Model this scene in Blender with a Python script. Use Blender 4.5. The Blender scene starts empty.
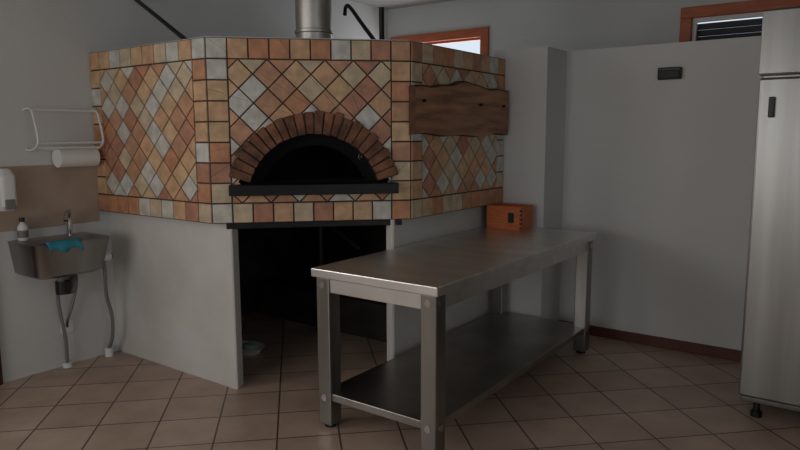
import bpy, bmesh, math, random
from mathutils import Vector, Matrix
random.seed(7)
S=bpy.context.scene
COL=S.collection
# ---------------------------------------------------------------- materials
def lin(c):
    return tuple((v/255/12.92 if v/255<=.04045 else ((v/255+.055)/1.055)**2.4) for v in c)+(1,)
def M(name,rgb,rough=.6,metal=0,noise=.0,nscale=8,rgb2=None,bump=0,bscale=40,stretch=None,spec=None):
    m=bpy.data.materials.new(name); m.use_nodes=True; n=m.node_tree.nodes; l=m.node_tree.links
    b=n['Principled BSDF']; b.inputs['Roughness'].default_value=rough; b.inputs['Metallic'].default_value=metal
    if spec is not None: b.inputs['Specular IOR Level'].default_value=spec
    tc=n.new('ShaderNodeTexCoord'); mp=n.new('ShaderNodeMapping'); l.new(tc.outputs['Object'],mp.inputs['Vector'])
    if stretch: mp.inputs['Scale'].default_value=stretch
    nz=n.new('ShaderNodeTexNoise'); nz.inputs['Scale'].default_value=nscale; nz.inputs['Detail'].default_value=6
    l.new(mp.outputs[0],nz.inputs['Vector'])
    rp=n.new('ShaderNodeValToRGB'); rp.color_ramp.elements[0].position=.35; rp.color_ramp.elements[1].position=.68
    a=lin(rgb); c=lin(rgb2) if rgb2 else tuple(min(1,v*(1+noise)) for v in a[:3])+(1,)
    rp.color_ramp.elements[0].color=c; rp.color_ramp.elements[1].color=a
    l.new(nz.outputs['Fac'],rp.inputs[0]); l.new(rp.outputs[0],b.inputs['Base Color'])
    if bump:
        n2=n.new('ShaderNodeTexNoise'); n2.inputs['Scale'].default_value=bscale; n2.inputs['Detail'].default_value=4
        l.new(mp.outputs[0],n2.inputs['Vector'])
        bp=n.new('ShaderNodeBump'); bp.inputs['Strength'].default_value=bump; bp.inputs['Distance'].default_value=.01
        l.new(n2.outputs['Fac'],bp.inputs['Height']); l.new(bp.outputs[0],b.inputs['Normal'])
    return m
plaster=M('plaster_white',(209,209,206),.85,noise=-.05,nscale=1.5,bump=.15,bscale=60)
plaster_d=M('plaster_stained',(210,208,203),.85,rgb2=(197,193,186),nscale=2.5,bump=.2,bscale=30)
ceil_m=M('ceiling_paint',(170,170,167),.9)
dark_pl=M('dark_plaster',(62,56,52),.95,rgb2=(34,30,28),nscale=4)  # dark mottled plaster for the body shell and base interior
lining=M('oven_dark_lining',(10,9,8),.95,rgb2=(6,5,5),nscale=6)  # near-black lining of the oven mouth
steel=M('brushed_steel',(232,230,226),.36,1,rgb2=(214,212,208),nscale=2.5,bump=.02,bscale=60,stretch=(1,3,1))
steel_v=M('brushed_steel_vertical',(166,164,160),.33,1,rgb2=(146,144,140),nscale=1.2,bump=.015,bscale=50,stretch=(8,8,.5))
steel_d=M('dark_steel',(130,128,124),.45,1,rgb2=(110,108,105),nscale=6)  # darker grey steel for small parts
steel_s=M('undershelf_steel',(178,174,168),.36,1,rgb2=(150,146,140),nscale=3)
chrome=M('chrome',(200,200,200),.15,1)
black=M('black_steel',(12,12,13),.45,.3,rgb2=(20,18,17),nscale=9)
blackp=M('black_plastic',(14,14,15),.4)
grout=M('dark_grout',(80,69,62),.9,rgb2=(60,51,46),nscale=20)
brickm=M('arch_brick',(146,98,72),.85,rgb2=(78,52,40),nscale=9,bump=.5,bscale=60)
wood=M('board_wood',(176,124,86),.4,rgb2=(112,73,49),nscale=3.2,bump=.2,bscale=10,stretch=(4,.9,7))
barkm=M('board_edge',(58,34,22),.8,rgb2=(90,56,34),nscale=20,bump=.5)
oak=M('box_wood',(206,114,62),.5,rgb2=(184,94,48),nscale=6,stretch=(2,2,14))
winwood=M('window_wood',(200,110,70),.5,rgb2=(176,90,56),nscale=4,stretch=(1,1,8))
doorwood=M('door_wood',(70,34,24),.5,rgb2=(48,24,18),nscale=5,stretch=(5,5,1))
bbm=M('baseboard_terracotta',(96,50,38),.5,rgb2=(80,40,30),nscale=9)
splash=M('backsplash_tile',(180,160,142),.4,rgb2=(162,142,124),nscale=4)
whitep=M('white_plastic',(226,226,224),.35)
paper=M('paper',(230,230,228),.9)
cyan=M('cyan_cloth',(60,150,170),.9,rgb2=(40,120,145),nscale=12)
flue=M('flue_metal',(220,216,210),.4,1,rgb2=(190,186,180),nscale=4,stretch=(3,3,.8))
greenp=M('pale_green_plastic',(150,175,160),.5)
shutm=M('shutter_grey',(46,50,54),.6)
greyp=M('grey_pipe',(120,118,114),.5)
def floor_mat():
    m=bpy.data.materials.new('floor_tiles'); m.use_nodes=True; n=m.node_tree.nodes; l=m.node_tree.links
    b=n['Principled BSDF']; tc=n.new('ShaderNodeTexCoord'); mp=n.new('ShaderNodeMapping')
    mp.inputs['Rotation'].default_value=(0,0,math.radians(45)); mp.inputs['Location'].default_value=(.08,.12,0)
    l.new(tc.outputs['Object'],mp.inputs['Vector'])
    br=n.new('ShaderNodeTexBrick'); br.offset=0; br.squash=1
    br.inputs['Scale'].default_value=1; br.inputs['Brick Width'].default_value=.31; br.inputs['Row Height'].default_value=.31
    br.inputs['Mortar Size'].default_value=.005; br.inputs['Mortar Smooth'].default_value=.2; br.inputs['Bias'].default_value=0
    br.inputs['Color1'].default_value=lin((198,174,156)); br.inputs['Color2'].default_value=lin((183,158,142)); br.inputs['Mortar'].default_value=lin((92,78,68))
    l.new(mp.outputs[0],br.inputs['Vector'])
    nz=n.new('ShaderNodeTexNoise'); nz.inputs['Scale'].default_value=5; nz.inputs['Detail'].default_value=7; l.new(tc.outputs['Object'],nz.inputs['Vector'])
    rp=n.new('ShaderNodeValToRGB'); rp.color_ramp.elements[0].position=.3; rp.color_ramp.elements[1].position=.7
    rp.color_ramp.elements[0].color=(.78,.75,.73,1); rp.color_ramp.elements[1].color=(1,1,1,1); l.new(nz.outputs['Fac'],rp.inputs[0])
    mx=n.new('ShaderNodeMix'); mx.data_type='RGBA'; mx.blend_type='MULTIPLY'; mx.inputs[0].default_value=1
    l.new(br.outputs['Color'],mx.inputs[6]); l.new(rp.outputs[0],mx.inputs[7]); l.new(mx.outputs[2],b.inputs['Base Color'])
    b.inputs['Roughness'].default_value=.36
    bp=n.new('ShaderNodeBump'); bp.inputs['Strength'].default_value=.4; bp.inputs['Distance'].default_value=.004; bp.invert=True
    l.new(br.outputs['Fac'],bp.inputs['Height']); l.new(bp.outputs[0],b.inputs['Normal'])
    return m
floorm=floor_mat()
# ---------------------------------------------------------------- mesh helpers
def empty(name):
    e=bpy.data.objects.new(name,None); COL.objects.link(e); e.empty_display_size=.1; return e
def mk(name,verts,faces,mats,par=None,smooth=False,bevel=0,fi=None,seg=2):
    me=bpy.data.meshes.new(name); me.from_pydata([tuple(v) for v in verts],[],faces)
    if not isinstance(mats,(list,tuple)): mats=[mats]
    for m in mats: me.materials.append(m)
    if fi:
        for p,i in zip(me.polygons,fi): p.material_index=i
    bm=bmesh.new(); bm.from_mesh(me); bmesh.ops.recalc_face_normals(bm,faces=bm.faces); bm.to_mesh(me); bm.free()
    if smooth:
        for p in me.polygons: p.use_smooth=True
    o=bpy.data.objects.new(name,me); COL.objects.link(o)
    if par: o.parent=par
    if bevel:
        b=o.modifiers.new('b','BEVEL'); b.width=bevel; b.segments=seg; b.limit_method='ANGLE'
    return o
BF=[(0,1,3,2),(4,6,7,5),(0,4,5,1),(2,3,7,6),(0,2,6,4),(1,5,7,3)]
def bv(lo,hi): return [(x,y,z) for x in (lo[0],hi[0]) for y in (lo[1],hi[1]) for z in (lo[2],hi[2])]
def box(name,lo,hi,mat,par=None,bevel=0): return mk(name,bv(lo,hi),BF,mat,par,bevel=bevel)
def boxes(name,L,mat,par=None,bevel=0):
    V=[];Fs=[]
    for lo,hi in L:
        k=len(V); V+=bv(lo,hi); Fs+=[tuple(i+k for i in f) for f in BF]
    return mk(name,V,Fs,mat,par,bevel=bevel)
def prism(name,pts,z0,z1,mat,par=None,bevel=0):
    n=len(pts); V=[(x,y,z0) for x,y in pts]+[(x,y,z1) for x,y in pts]
    F=[tuple(range(n)),tuple(range(n,2*n))]+[(i,(i+1)%n,(i+1)%n+n,i+n) for i in range(n)]
    return mk(name,V,F,mat,par,bevel=bevel)
def tube(name,pts,r,mat,par=None,seg=12,cap=True,radii=None):
    P=[Vector(p) for p in pts]; V=[];F=[]
    T=[(P[min(i+1,len(P)-1)]-P[max(i-1,0)]).normalized() for i in range(len(P))]
    u=T[0].orthogonal().normalized()
    for i,p in enumerate(P):
        u=(u-T[i]*u.dot(T[i])).normalized(); w=T[i].cross(u); rr=radii[i] if radii else r
        for k in range(seg):
            a=2*math.pi*k/seg; V.append(p+(u*math.cos(a)+w*math.sin(a))*rr)
    for i in range(len(P)-1):
        for k in range(seg):
            F.append((i*seg+k,i*seg+(k+1)%seg,(i+1)*seg+(k+1)%seg,(i+1)*seg+k))
    if cap: F+=[tuple(range(seg)),tuple(range((len(P)-1)*seg,len(P)*seg))]
    o=mk(name,V,F,mat,par,smooth=True)
    m=o.modifiers.new('e','EDGE_SPLIT'); m.split_angle=math.radians(50)
    return o
def smooth_path(pts,n=6):
    P=[Vector(p) for p in pts]; out=[]
    for i in range(len(P)-1):
        p0=P[max(i-1,0)];p1=P[i];p2=P[i+1];p3=P[min(i+2,len(P)-1)]
        for k in range(n):
            t=k/n
            out.append(.5*((2*p1)+(p2-p0)*t+(2*p0-5*p1+4*p2-p3)*t*t+(3*p1-p0-3*p2+p3)*t**3))
    out.append(P[-1]); return out
def loft(name,loops,mat,par=None,cap0=True,cap1=True,smooth=True):
    n=len(loops[0]); V=[p for L in loops for p in L]; F=[]
    for i in range(len(loops)-1):
        for k in range(n): F.append((i*n+k,i*n+(k+1)%n,(i+1)*n+(k+1)%n,(i+1)*n+k))
    if cap0:F.append(tuple(range(n)))
    if cap1:F.append(tuple(range((len(loops)-1)*n,len(loops)*n)))
    o=mk(name,V,F,mat,par,smooth=smooth)
    m=o.modifiers.new('e','EDGE_SPLIT'); m.split_angle=math.radians(35)
    return o
# ---------------------------------------------------------------- room shell
XL,XR,Y0,Y1,ZC=-4.257,1.6,-2.5,5.65,2.785
YP,YQ,XP,ZP=4.407,4.753,-1.929,2.106
box('floor',(XL-.15,Y0-.15,-.1),(XR+.15,Y1+.15,0),floorm)
box('ceiling',(XL-.15,Y0-.15,ZC),(XR+.15,Y1+.15,ZC+.1),ceil_m)
def wall_open(name,axis,p0,p1,a0,a1,ops):
    L=[];cur=a0
    for b0,b1,z0,z1 in ops:
        L+=[(cur,b0,0,ZC),(b0,b1,0,z0),(b0,b1,z1,ZC)];cur=b1
    L.append((cur,a1,0,ZC)); B=[]
    for s,e,z0,z1 in L:
        if e-s<1e-4 or z1-z0<1e-4: continue
        B.append((((s,p0,z0),(e,p1,z1))) if axis=='x' else ((p0,s,z0),(p1,e,z1)))
    return boxes(name,B,plaster)
W1=(-4.20,-3.06,1.55,2.50); W2=(-1.36,.2,1.55,2.48)
wall_open('wall_left','y',XL-.15,XL,Y0-.15,Y1+.15,[(-1.6,.5,1.25,2.45)])
wall_open('wall_back','x',Y1,Y1+.15,XL,XR,[W1,W2])
wall_open('wall_front','x',Y0-.15,Y0,XL,XR,[(-3.4,-.8,.6,2.3)])
wall_open('wall_right','y',XR,XR+.15,Y0,Y1,[(-.6,1.6,.9,2.3)])
box('wall_partition',(XL,YQ,0),(XR,YQ+.12,ZP),plaster)
box('wall_pillar',(-2.34,YP,0),(XP,YQ,ZP),plaster)
boxes('baseboard_partition',[((XP,YQ-.014,0),(XR,YQ,.075)),((XP,YP,0),(XP+.014,YQ-.014,.075))],bbm,bevel=.003)
def window(name,W,y,shut=False):
    e=empty(name); x0,x1,z0,z1=W; t=.085
    boxes('frame',[((x0,y-.03,z1-t),(x1,y+.09,z1)),((x0,y-.03,z0),(x1,y+.09,z0+t)),((x0,y-.03,z0+t),(x0+t,y+.09,z1-t)),((x1-t,y-.03,z0+t),(x1,y+.09,z1-t))],winwood,e,bevel=.006)
    boxes('sash',[((x0+t,y+.01,z1-t-.03),(x1-t,y+.05,z1-t)),((x0+t,y+.01,z0+t),(x1-t,y+.05,z0+t+.03)),((x0+t,y+.01,z0+t+.03),(x0+t+.03,y+.05,z1-t-.03))] if shut else [((x0+t,y+.01,z1-t-.02),(x1-t,y+.05,z1-t)),((x0+t,y+.01,z0+t),(x1-t,y+.05,z0+t+.03))],whitep if shut else winwood,e)
    if shut:
        L=[];z=z1-t-.035
        while z>z0+t+.05:
            L.append(((x0+t,y+.07,z-.049),(x1-t,y+.085,z)));z-=.05
        boxes('shutter_slats',L,shutm,e,bevel=.006)
    return e
window('window_1',W1,Y1); window('window_2',W2,Y1,True)
e=empty('added_window_3'); boxes('frame',[((-3.4,Y0-.1,2.22),(-.8,Y0,2.3)),((-3.4,Y0-.1,.6),(-.8,Y0,.68)),((-3.4,Y0-.1,.68),(-3.32,Y0,2.22)),((-.88,Y0-.1,.68),(-.8,Y0,2.22))],winwood,e)  # unseen window behind the camera, added to hold the front area light
e=empty('added_window_4'); boxes('frame',[((XR,-.6,2.22),(XR+.1,1.6,2.3)),((XR,-.6,.9),(XR+.1,1.6,.98)),((XR,-.6,.98),(XR+.1,-.52,2.22)),((XR,1.52,.98),(XR+.1,1.6,2.22))],winwood,e)  # unseen window in the right wall, added to hold an area light
e=empty('window_5'); boxes('frame',[((XL-.1,-1.6,2.37),(XL,.5,2.45)),((XL-.1,-1.6,1.25),(XL,.5,1.33)),((XL-.1,-1.6,1.33),(XL,-1.52,2.37)),((XL-.1,.42,1.33),(XL,.5,2.37))],winwood,e)
e=empty('door_1')
boxes('frame',[((XL,1.62,0),(XL+.03,1.70,2.13)),((XL,.70,0),(XL+.03,.78,2.13)),((XL,.78,2.05),(XL+.03,1.62,2.13))],doorwood,e,bevel=.004)
boxes('leaf',[((XL,.78,.005),(XL+.016,1.62,2.05)),((XL+.016,.90,.2),(XL+.022,1.50,.9)),((XL+.016,.90,1.1),(XL+.022,1.50,1.9))],doorwood,e,bevel=.003)
# ---------------------------------------------------------------- pizza oven
ov=empty('pizza_oven')
ZB,ZT=1.0,2.04
P5=[(XL,2.4),(-3.069,2.4),(-2.257,3.218),(-2.257,YP),(XL,YP)]
tilecols=[(204,144,106),(216,172,132),(212,192,160),(214,211,202),(212,207,194),(190,136,108),(218,182,140),(200,152,118)]
tm=[M('tile_%d'%i,c,.5,rgb2=tuple(max(0,int(v*.85)) for v in c),nscale=16,bump=.15,bscale=50) for i,c in enumerate(tilecols)]
def clip(poly,a,b,c,):   # keep a*x+b*y<=c
    out=[];n=len(poly)
    for i in range(n):
        p=poly[i];q=poly[(i+1)%n];fp=a*p[0]+b*p[1]-c;fq=a*q[0]+b*q[1]-c
        if fp<=0: out.append(p)
        if fp*fq<0:
            t=fp/(fp-fq); out.append((p[0]+(q[0]-p[0])*t,p[1]+(q[1]-p[1])*t))
    return out
def area(p): return abs(sum(p[i][0]*p[(i+1)%len(p)][1]-p[(i+1)%len(p)][0]*p[i][1] for i in range(len(p))))/2
def outside(poly,C):    # convex CCW clipper C: return pieces of poly outside C
    res=[];cur=poly;n=len(C)
    for i in range(n):
        (x0,y0),(x1,y1)=C[i],C[(i+1)%n]
        a,b=(y1-y0),-(x1-x0); c=a*x0+b*y0
        o=clip(cur,-a,-b,-c) if len(cur)>2 else []
        if len(o)>2 and area(o)>2e-5: res.append(o)
        cur=clip(cur,a,b,c) if len(cur)>2 else []
        if len(cur)<3 or area(cur)<1e-6: break
    return res
SC,ZCc,RI,RO=.588,1.12,.385,.52
RM=.45
C=[(SC+RM*math.cos(a),ZCc+RM*math.sin(a)) for a in [math.radians(15+150*k/9) for k in range(10)]]
C=[(SC-.385,1.19),(SC+.385,1.19)]+C
def face(name,o,e,n,L,hole=None):
    H=ZT-ZB
    def to3(s,z,d): return (o[0]+e[0]*s+n[0]*d,o[1]+e[1]*s+n[1]*d,z)
    g=.004
    polys=[];r=9;ph=H/r
    bw=ph
    for i in range(r):
        for s0 in (0,L-bw):
            polys.append(([(s0+g,ZB+i*ph+g),(s0+bw-g,ZB+i*ph+g),(s0+bw-g,ZB+(i+1)*ph-g),(s0+g,ZB+(i+1)*ph-g)],None))
    nc=round((L-2*bw)/bw);pw=(L-2*bw)/nc
    for i in range(nc):
        for z0 in (ZB,ZT-ph):
            s0=bw+i*pw; polys.append(([(s0+g,z0+g),(s0+pw-g,z0+g),(s0+pw-g,z0+ph-g),(s0+g,z0+ph-g)],None))
    ih=H-2*ph; D=ih/5; h=D/2-g*1.3
    nk=int(L/D)+3
    for j in range(-1,12):
        for i in range(-1,nk):
            cx=L/2+(i-nk//2)*D+(D/2 if j%2 else 0); cz=ZB+ph+j*D/2
            p=[(cx-h,cz),(cx,cz-h),(cx+h,cz),(cx,cz+h)]
            for a,b,c in ((-1,0,-(bw+g)),(1,0,L-bw-g),(0,-1,-(ZB+ph+g)),(0,1,ZT-ph-g)):
                if len(p)>2: p=clip(p,a,b,c)
            if len(p)>2 and area(p)>2e-4: polys.append((p,None))
    V=[];F=[];fi=[];last=0
    for p,_ in polys:
        ci=random.randrange(len(tm))
        if ci==last: ci=random.randrange(len(tm))
        last=ci
        for q in (outside(p,hole) if hole else [p]):
            m=len(q);k=len(V);cx=sum(a for a,b in q)/m;cz=sum(b for a,b in q)/m
            big=area(q)>.004
            sc=.95 if big else 1
            V+=[to3(a,b,0) for a,b in q]+[to3(a,b,.004) for a,b in q]+[to3(cx+(a-cx)*sc,cz+(b-cz)*sc,.0075 if big else .006) for a,b in q]
            fs=[tuple(k+2*m+i for i in range(m))]
            for rr in (0,1): fs+=[(k+rr*m+i,k+rr*m+(i+1)%m,k+(rr+1)*m+(i+1)%m,k+(rr+1)*m+i) for i in range(m)]
            F+=fs; fi+=[ci]*len(fs)
    mk(name+'_tiles',V,F,tm,ov,fi=fi)
    base=[(0,ZB),(L,ZB),(L,ZT),(0,ZT)]
    V=[];F=[]
    for q in (outside(base,hole) if hole else [base]):
        k=len(V);V+=[to3(a,b,0) for a,b in q];F.append(tuple(range(k,k+len(q))))
    mk(name+'_grout',V,F,grout,ov)
    return to3
face('left_face',(XL,2.4),(1,0),(0,-1),1.188)
e45=(.812/1.1527,.818/1.1527)
to3=face('front_face',(-3.069,2.4),e45,(e45[1],-e45[0]),1.1527,C)
face('right_face',(-2.257,3.218),(0,1),(1,0),1.189)
V=[(x,y,ZB) for x,y in P5]+[(x,y,ZT) for x,y in P5]
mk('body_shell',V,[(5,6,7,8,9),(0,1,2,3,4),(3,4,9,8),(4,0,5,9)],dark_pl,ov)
prism('top_screed',[(XL,2.42),(-3.077,2.42),(-2.277,3.226),(-2.277,YP),(XL,YP)],ZT,ZT+.008,plaster,ov)
def arch_loop(ri,zf,d,n=24):
    a0=math.asin(max(-1,min(1,(zf-ZCc)/ri)))
    return [to3(SC+ri*math.cos(a),ZCc+ri*math.sin(a),d) for a in [a0+(math.pi-2*a0)*k/n for k in range(n+1)]]
loft('mouth_throat',[arch_loop(RI,1.222,0),arch_loop(RI,1.222,-.10),arch_loop(.33,1.224,-.105),arch_loop(.33,1.224,-.22),arch_loop(.36,1.222,-.26),arch_loop(.36,1.222,-.75)],lining,ov,cap0=False,cap1=True)
tube('mouth_rim',arch_loop(.325,1.24,-.095),.004,lining,ov,8)
sp=[to3(.875+.005*k/4*math.cos(k*.5),1.375+.005*k/4*math.sin(k*.5),-.085) for k in range(26)]
tube('damper_spiral',sp,.003,steel_d,ov,6)
nb=22;a0,a1=math.radians(17),math.radians(163)
V=[];F=[]
for k in range(nb):
    s=a0+(a1-a0)*k/nb+random.uniform(.004,.012); t=a0+(a1-a0)*(k+1)/nb-random.uniform(.004,.012); d=.024+random.uniform(-.007,.007)
    ro=RO+random.uniform(-.014,.01)
    q=[(RI+random.uniform(0,.006),s),(ro,s),(ro,t),(RI+random.uniform(0,.006),t)];kk=len(V)
    for dd in (0 -.05,d): V+=[to3(SC+r*math.cos(a),ZCc+r*math.sin(a),dd) for r,a in q]
    F+=[tuple(kk+i for i in f) for f in [(0,1,2,3),(4,5,6,7),(0,1,5,4),(1,2,6,5),(2,3,7,6),(3,0,4,7)]]
mk('arch_bricks',V,F,brickm,ov,bevel=.005)
V=[];F=[];N=30
for k in range(N+1):
    a=a0+(a1-a0)*k/N
    for r,d in ((RI+.005,-.05),(RI+.005,.012),(RO-.012,.012),(RO-.012,0)): V.append(to3(SC+r*math.cos(a),ZCc+r*math.sin(a),d))
for k in range(N):
    for j in range(3): F.append((k*4+j,k*4+j+1,k*4+j+5,k*4+j+4))
F+=[(0,1,2,3),(N*4,N*4+1,N*4+2,N*4+3)]
mk('arch_mortar',V,F,grout,ov)
def slab(name,s0,s1,z0,z1,d0,d1,mat,par,bev=.004):
    V=[to3(s,z,d) for s in (s0,s1) for d in (d0,d1) for z in (z0,z1)]
    return mk(name,V,BF,mat,par,bevel=bev)
slab('mouth_shelf',.105,1.065,1.165,1.225,-.09,.10,black,ov)
LB=[(XL,2.471),(-3.007,2.471),(-2.998,2.48),(-3.03,2.55),(XL,2.55)]
RB=[(-2.327,3.142),(-2.327,YP),(-2.40,YP),(-2.40,3.16),(-2.338,3.131)]
prism('base_left_wall',LB,0,ZB,plaster_d,ov,.003)
prism('base_right_wall',RB,0,ZB,plaster_d,ov,.003)
slab('lintel_steel',.075,1.10,.965,1.0,-.05,-.005,black,ov)
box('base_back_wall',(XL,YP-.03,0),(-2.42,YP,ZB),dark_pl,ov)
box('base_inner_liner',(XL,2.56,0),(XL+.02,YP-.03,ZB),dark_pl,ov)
tube('inner_prop',[(-3.3,3.55,0),(-3.3,3.55,ZB)],.025,black,ov)
tube('inner_brace',[(-3.6,3.7,.98),(-2.9,3.5,.72)],.015,steel_d,ov)
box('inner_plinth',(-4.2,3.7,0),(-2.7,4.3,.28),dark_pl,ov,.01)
tube('support_rod_a',[(-3.33,2.47,ZT+.012),(XL+.005,2.75,2.44)],.014,black,ov); tube('rod_foot_a',[(-3.33,2.47,ZT+.008),(-3.33,2.47,ZT+.02)],.03,black,ov)
tube('support_rod_b',smooth_path([(-2.50,3.20,ZT+.012),(-2.72,3.34,2.2),(-2.93,3.48,2.34),(-3.0,3.52,2.36),(-3.03,3.54,2.31)],6),.013,black,ov); tube('rod_foot_b',[(-2.50,3.20,ZT+.008),(-2.50,3.20,ZT+.02)],.03,black,ov)
tube('support_rod_c',[(-2.53,3.30,ZT+.008),(-2.53,3.30,2.27)],.016,black,ov); tube('rod_foot_c',[(-2.53,3.3,ZT+.008),(-2.53,3.3,ZT+.02)],.03,black,ov)
fl=empty('flue_pipe')
zs=[ZT+.008,2.14,2.145,2.16,2.165,2.5,2.505,2.52,2.525,ZC]; rr=[.115,.115,.122,.122,.115,.115,.122,.122,.115,.115]
tube('pipe',[(-3.0,3.2,z) for z in zs],.115,flue,fl,32,radii=rr)
tube('collar',[(-3.0,3.2,ZT+.008),(-3.0,3.2,ZT+.05)],.135,flue,fl,32)
# plank
wb=empty('wooden_plank'); yy=[3.19+1.18*k/40 for k in range(41)]
def top(y):
    t=(y-3.19)/1.18
    return 1.785+.006*math.sin(t*9)+.05*math.exp(-((t-.5)/.17)**2)+.004*math.sin(t*31)+.03*t
def bot(y):
    t=(y-3.19)/1.18
    return 1.495+.006*math.sin(t*17)+.006*math.sin(t*7+1)
V=[];F=[]
for y in yy:
    for x,z in ((-2.249,bot(y)),(-2.205,bot(y)+.006),(-2.203,top(y)-.012),(-2.215,top(y)),(-2.249,top(y))): V.append((x,y,z))
fi=[]
for k in range(40):
    for j in range(5): F.append((k*5+j,k*5+(j+1)%5,(k+1)*5+(j+1)%5,(k+1)*5+j)); fi.append(0 if j in(1,) else 1)
F+=[(0,1,2,3,4),tuple(200+i for i in range(5))]; fi+=[1,1]
mk('board',V,F,[wood,barkm],wb,fi=fi)
for i,y in enumerate((3.27,3.95,4.28)): tube('peg_%d'%i,[(-2.205,y,1.70),(-2.185,y,1.70)],.009,black,wb)
# ---------------------------------------------------------------- steel table
tb=empty('steel_work_table'); tx,ty,tw,tl,th=-2.281,2.374,.757,2.0,.84
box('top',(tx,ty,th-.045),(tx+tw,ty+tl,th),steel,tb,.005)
i=.018;lw=.085
boxes('apron',[((tx+i+.01,ty+i+lw,th-.12),(tx+i+.03,ty+tl-i-lw,th-.045)),((tx+tw-i-.03,ty+i+lw,th-.12),(tx+tw-i-.01,ty+tl-i-lw,th-.045)),
 ((tx+i+lw,ty+i+.01,th-.12),(tx+tw-i-lw,ty+i+.03,th-.045)),((tx+i+lw,ty+tl-i-.03,th-.12),(tx+tw-i-lw,ty+tl-i-.01,th-.045))],steel,tb,.002)
k=0
for lx in (tx+i,tx+tw-i-lw):
    for ly in (ty+i,ty+tl-i-lw):
        k+=1
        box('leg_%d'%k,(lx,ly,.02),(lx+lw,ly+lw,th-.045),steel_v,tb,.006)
        tube('foot_%d'%k,[(lx+lw/2,ly+lw/2,0),(lx+lw/2,ly+lw/2,.03)],.03,blackp,tb)
        for j,z in enumerate((th-.085,.165)):
            tube('bolt_a_%d_%d'%(k,j),[(lx+lw/2,ly-.004,z),(lx+lw/2,ly+.002,z)],.017,chrome,tb,16)
            tube('bolt_b_%d_%d'%(k,j),[(lx+lw-.002,ly+lw/2,z),(lx+lw+.004,ly+lw/2,z)],.017,chrome,tb,16)
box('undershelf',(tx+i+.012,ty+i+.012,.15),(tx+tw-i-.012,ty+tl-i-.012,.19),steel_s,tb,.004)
wx=empty('wooden_box'); bx0,by0,bx1,by1,bz=-2.25,4.15,-1.98,4.34,th
t=.012;h=.165
boxes('sides',[((bx0,by0,bz),(bx1,by0+t,bz+h)),((bx0,by1-t,bz),(bx1,by1,bz+h)),((bx0,by0+t,bz),(bx0+t,by1-t,bz+h)),((bx1-t,by0+t,bz),(bx1,by1-t,bz+h)),((bx0+t,by0+t,bz),(bx1-t,by1-t,bz+t))],oak,wx,.002)
box('lid_dark_inset',(bx0+t,by0+t,bz+h-.03),(bx1-t,by1-t,bz+h-.02),barkm,wx)
boxes('label',[((bx0+.17,by0-.002,bz+.05),(bx0+.215,by0,bz+.12))],blackp,wx)
boxes('finger_joints',[((bx1-t,by0-.001,bz+.01+.03*q),(bx1+.001,by0+t,bz+.025+.03*q)) for q in range(5)],barkm,wx)
# ---------------------------------------------------------------- fridge
fr=empty('upright_refrigerator'); fx,fy=-.518,3.749
box('cabinet',(fx+.01,fy+.05,.12),(fx+.72,4.62,2.08),steel_v,fr,.006)
box('door',(fx,fy,.13),(fx+.72,fy+.05,1.775),steel_v,fr,.012)
box('top_panel',(fx-.005,fy-.012,1.785),(fx+.725,fy+.05,2.10),steel_v,fr,.01)
box('kick_panel',(fx+.01,fy+.02,.10),(fx+.71,fy+.05,.125),steel_d,fr,.004)
box('door_gasket',(fx+.015,fy+.045,.17),(fx+.705,fy+.055,1.77),blackp,fr)
boxes('handle',[((fx+.05,fy-.03,1.58),(fx+.075,fy-.012,1.68)),((fx+.05,fy-.014,1.585),(fx+.075,fy,1.6)),((fx+.05,fy-.014,1.66),(fx+.075,fy,1.675))],blackp,fr,.004)
for q,(a,b) in enumerate(((fx+.08,fy+.10),(fx+.64,fy+.10),(fx+.08,4.55),(fx+.64,4.55))):
    tube('foot_%d'%q,[(a,b,0),(a,b,.03),(a,b,.031),(a,b,.12)],.02,blackp,fr,14,radii=[.028,.028,.018,.018])
sb=empty('wall_socket_box')
box('housing',(-1.27,YQ-.035,1.865),(-1.12,YQ,1.945),blackp,sb,.006)
box('cover',(-1.262,YQ-.042,1.872),(-1.128,YQ-.03,1.925),black,sb,.004)
# ---------------------------------------------------------------- left wall fittings
box('trim_backsplash',(XL,1.72,.93),(XL+.008,2.392,1.32),splash,None,.002)
sk=empty('hand_basin')
def dl(z,x0,x1,y0,y1,r,n=8):
    P=[(x0,y0,z)]
    for q in range(n+1):
        a=-math.pi/2+math.pi/2*q/n; P.append((x1-r+r*math.cos(a),y0+r+r*math.sin(a),z))
    for q in range(n+1):
        a=math.pi/2*q/n; P.append((x1-r+r*math.cos(a),y1-r+r*math.sin(a),z))
    P.append((x0,y1,z)); return P
X=XL+.001
loft('bowl',[dl(.65,X,-3.98,1.86,2.22,.06),dl(.67,X,-3.94,1.83,2.25,.07),dl(.855,X,-3.905,1.805,2.275,.06),dl(.87,X,-3.895,1.80,2.28,.06),dl(.87,X+.10,-3.915,1.825,2.255,.05),dl(.76,X+.12,-3.95,1.86,2.22,.05),dl(.75,X+.14,-4.0,1.90,2.18,.05)],steel_v,sk)
tube('faucet_base',[(-4.20,2.16,.87),(-4.20,2.16,.93)],.018,chrome,sk)
tube('faucet_spout',smooth_path([(-4.20,2.16,.92),(-4.195,2.16,1.0),(-4.16,2.14,1.03),(-4.10,2.09,1.02),(-4.07,2.07,.98)],6),.012,chrome,sk)
tube('knee_valve',[(-4.05,2.26,.72),(-4.05,2.33,.72)],.03,whitep,sk); tube('knee_knob',[(-4.05,2.33,.72),(-4.05,2.345,.72)],.02,steel_d,sk)
tube('trap',smooth_path([(-4.10,2.03,.65),(-4.10,2.03,.58),(-4.10,2.05,.535),(-4.10,2.10,.535),(-4.12,2.12,.58),(-4.17,2.13,.60),(-4.25,2.13,.60)],6),.022,greyp,sk)
tube('trap_cup',[(-4.10,2.04,.52),(-4.10,2.04,.60)],.045,blackp,sk,18)
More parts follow.
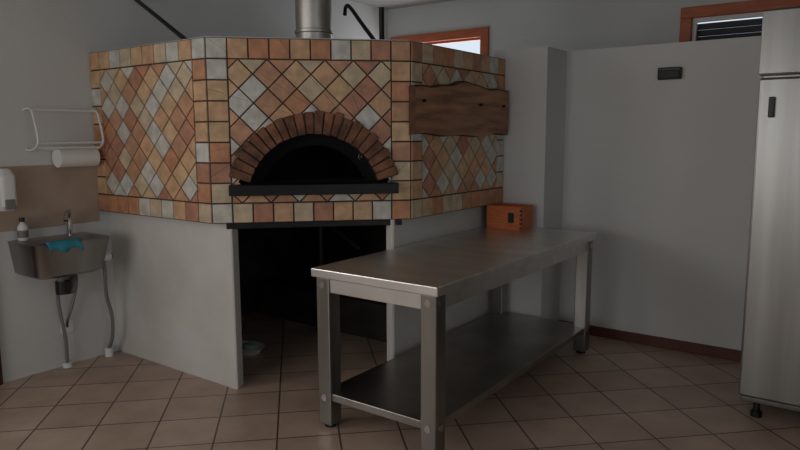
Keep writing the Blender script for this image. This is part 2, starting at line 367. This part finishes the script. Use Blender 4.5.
tube('drain_hose',smooth_path([(-4.20,2.05,.56),(-4.21,2.06,.40),(-4.20,2.08,.2),(-4.22,2.09,.03)],6),.011,greyp,sk)
tube('supply_hose',smooth_path([(-4.05,2.29,.71),(-4.03,2.28,.60),(-4.08,2.31,.45),(-4.10,2.35,.30),(-4.13,2.36,.15),(-4.2,2.37,.05)],6),.012,greyp,sk)
tube('tap_hose',smooth_path([(-4.20,2.17,.66),(-4.22,2.19,.55),(-4.21,2.15,.42),(-4.22,2.11,.3),(-4.245,2.12,.26)],6),.008,steel_d,sk)
box('wall_valve_plate',(XL,2.08,.22),(XL+.012,2.16,.30),whitep,sk,.003)
tube('drain_flange',[(-4.22,2.09,0),(-4.22,2.09,.03)],.03,whitep,sk); tube('supply_flange',[(-4.2,2.37,0),(-4.2,2.37,.06)],.028,whitep,sk)
cl=empty('dish_cloth'); V=[];F=[];n=14;prof=[(-4.02,.852),(-3.955,.868),(-3.93,.879),(-3.90,.880),(-3.885,.872),(-3.884,.85),(-3.886,.825)]
for a in range(n+1):
    y=1.865+.20*a/n
    for j,(x,z) in enumerate(prof):
        w=.004*math.sin(a*1.9+j); V.append((x+abs(w)*.6,y+.01*math.sin(j*1.3),z+abs(w)+(.014*math.sin(a*.8) if j==6 else 0)))
m=len(prof)
F=[(a*m+j,a*m+j+1,(a+1)*m+j+1,(a+1)*m+j) for a in range(n) for j in range(m-1)]
o=mk('cloth',V,F,cyan,cl,smooth=True); s=o.modifiers.new('s','SOLIDIFY'); s.thickness=.003; s.offset=1
bt=empty('soap_bottle'); tube('body',[(-4.20,1.87,z) for z in (.871,.876,.95,.965,.975,.99)],.03,whitep,bt,18,radii=[.026,.03,.03,.024,.012,.012]); tube('cap',[(-4.20,1.87,.985),(-4.20,1.87,1.01)],.016,blackp,bt)
tube('label',[(-4.20,1.87,.89),(-4.20,1.87,.935)],.0308,greyp,bt,18,cap=False)
ds=empty('soap_dispenser')
loft('housing',[dl(1.06,X,-4.18,1.755,1.83,.02),dl(1.09,X,-4.155,1.745,1.84,.025),dl(1.27,X,-4.15,1.745,1.84,.03),dl(1.31,X,-4.18,1.76,1.825,.03)],whitep,ds)
boxes('push_lever',[((-4.165,1.765,1.07),(-4.143,1.82,1.13))],greyp,ds,.005)
th_=empty('paper_towel_holder')
for q,y in enumerate((1.95,2.36)):
    tube('side_wire_%d'%q,smooth_path([(XL+.004,y,1.42),(-4.16,y,1.42),(-4.09,y,1.47),(-4.12,y,1.60),(-4.16,y,1.665),(XL+.004,y,1.66)],5),.007,whitep,th_,8)
for q,(x,z) in enumerate(((-4.155,1.66),(-4.10,1.46),(-4.17,1.42))): tube('cross_wire_%d'%q,[(x,1.95,z),(x,2.36,z)],.0075,whitep,th_,8)
box('tear_bar',(-4.13,1.97,1.425),(-4.10,2.34,1.435),whitep,th_,.002)
tube('paper_roll',[(-4.18,2.10,1.365),(-4.18,2.35,1.365)],.06,paper,th_,28)
dd=empty('plastic_dish'); cx,cy=-3.46,2.98
def circ(r,z,sx=1.4): return [(cx+r*sx*math.cos(2*math.pi*k/28),cy+r*math.sin(2*math.pi*k/28),z) for k in range(28)]
loft('tray',[circ(.05,0),circ(.06,.02),circ(.085,.05),circ(.088,.052),circ(.078,.05),circ(.05,.012)],whitep,dd)
loft('sponge',[circ(.03,.014),circ(.045,.03),circ(.04,.06),circ(.02,.07)],greenp,dd)
# ---------------------------------------------------------------- light
w=bpy.data.worlds.new('sky'); S.world=w; w.use_nodes=True
w.node_tree.nodes['Background'].inputs[0].default_value=(.80,.90,1,1); w.node_tree.nodes['Background'].inputs[1].default_value=.9
def area_l(name,loc,rot,sx,sy,en,col):
    d=bpy.data.lights.new(name,'AREA'); d.shape='RECTANGLE'; d.size=sx; d.size_y=sy; d.energy=en; d.color=col
    o=bpy.data.objects.new(name,d); o.location=loc; o.rotation_euler=rot; COL.objects.link(o); return o
area_l('added_light_front',(-2.1,Y0-.12,1.45),(math.radians(90),0,0),2.4,1.5,25,(1,.98,.95))  # added fill from behind the camera, set in the added front window
area_l('added_light_right',(XR+.12,.5,1.6),(math.radians(90),0,math.radians(90)),2.0,1.2,8,(.9,.95,1))  # added weak cool fill, set in the added right window
area_l('window_light_left',(XL-.12,-.55,1.85),(math.radians(90),0,math.radians(-90)),1.9,1.0,34,(1,.98,.95))
area_l('window_light_back',(-3.63,Y1+.12,2.05),(math.radians(90),0,math.radians(180)),.95,.75,7,(.93,.97,1))
# ---------------------------------------------------------------- camera
cd=bpy.data.cameras.new('camera'); cam=bpy.data.objects.new('camera',cd); COL.objects.link(cam); S.camera=cam
cd.sensor_width=36; cd.lens=659.99/800*36; cd.clip_start=.05
pi_,ya,ro=[math.radians(v) for v in (7.756,35.992,-.193)]
Fv=Vector((-math.sin(ya)*math.cos(pi_),math.cos(ya)*math.cos(pi_),-math.sin(pi_))); R=Vector((math.cos(ya),math.sin(ya),0)); U=R.cross(Fv)
R2=R*math.cos(ro)+U*math.sin(ro); U2=U*math.cos(ro)-R*math.sin(ro)
mm=Matrix((R2,U2,-Fv)).transposed().to_4x4(); mm.translation=(0,0,1.5); cam.matrix_world=mm
S.view_settings.view_transform='Standard'
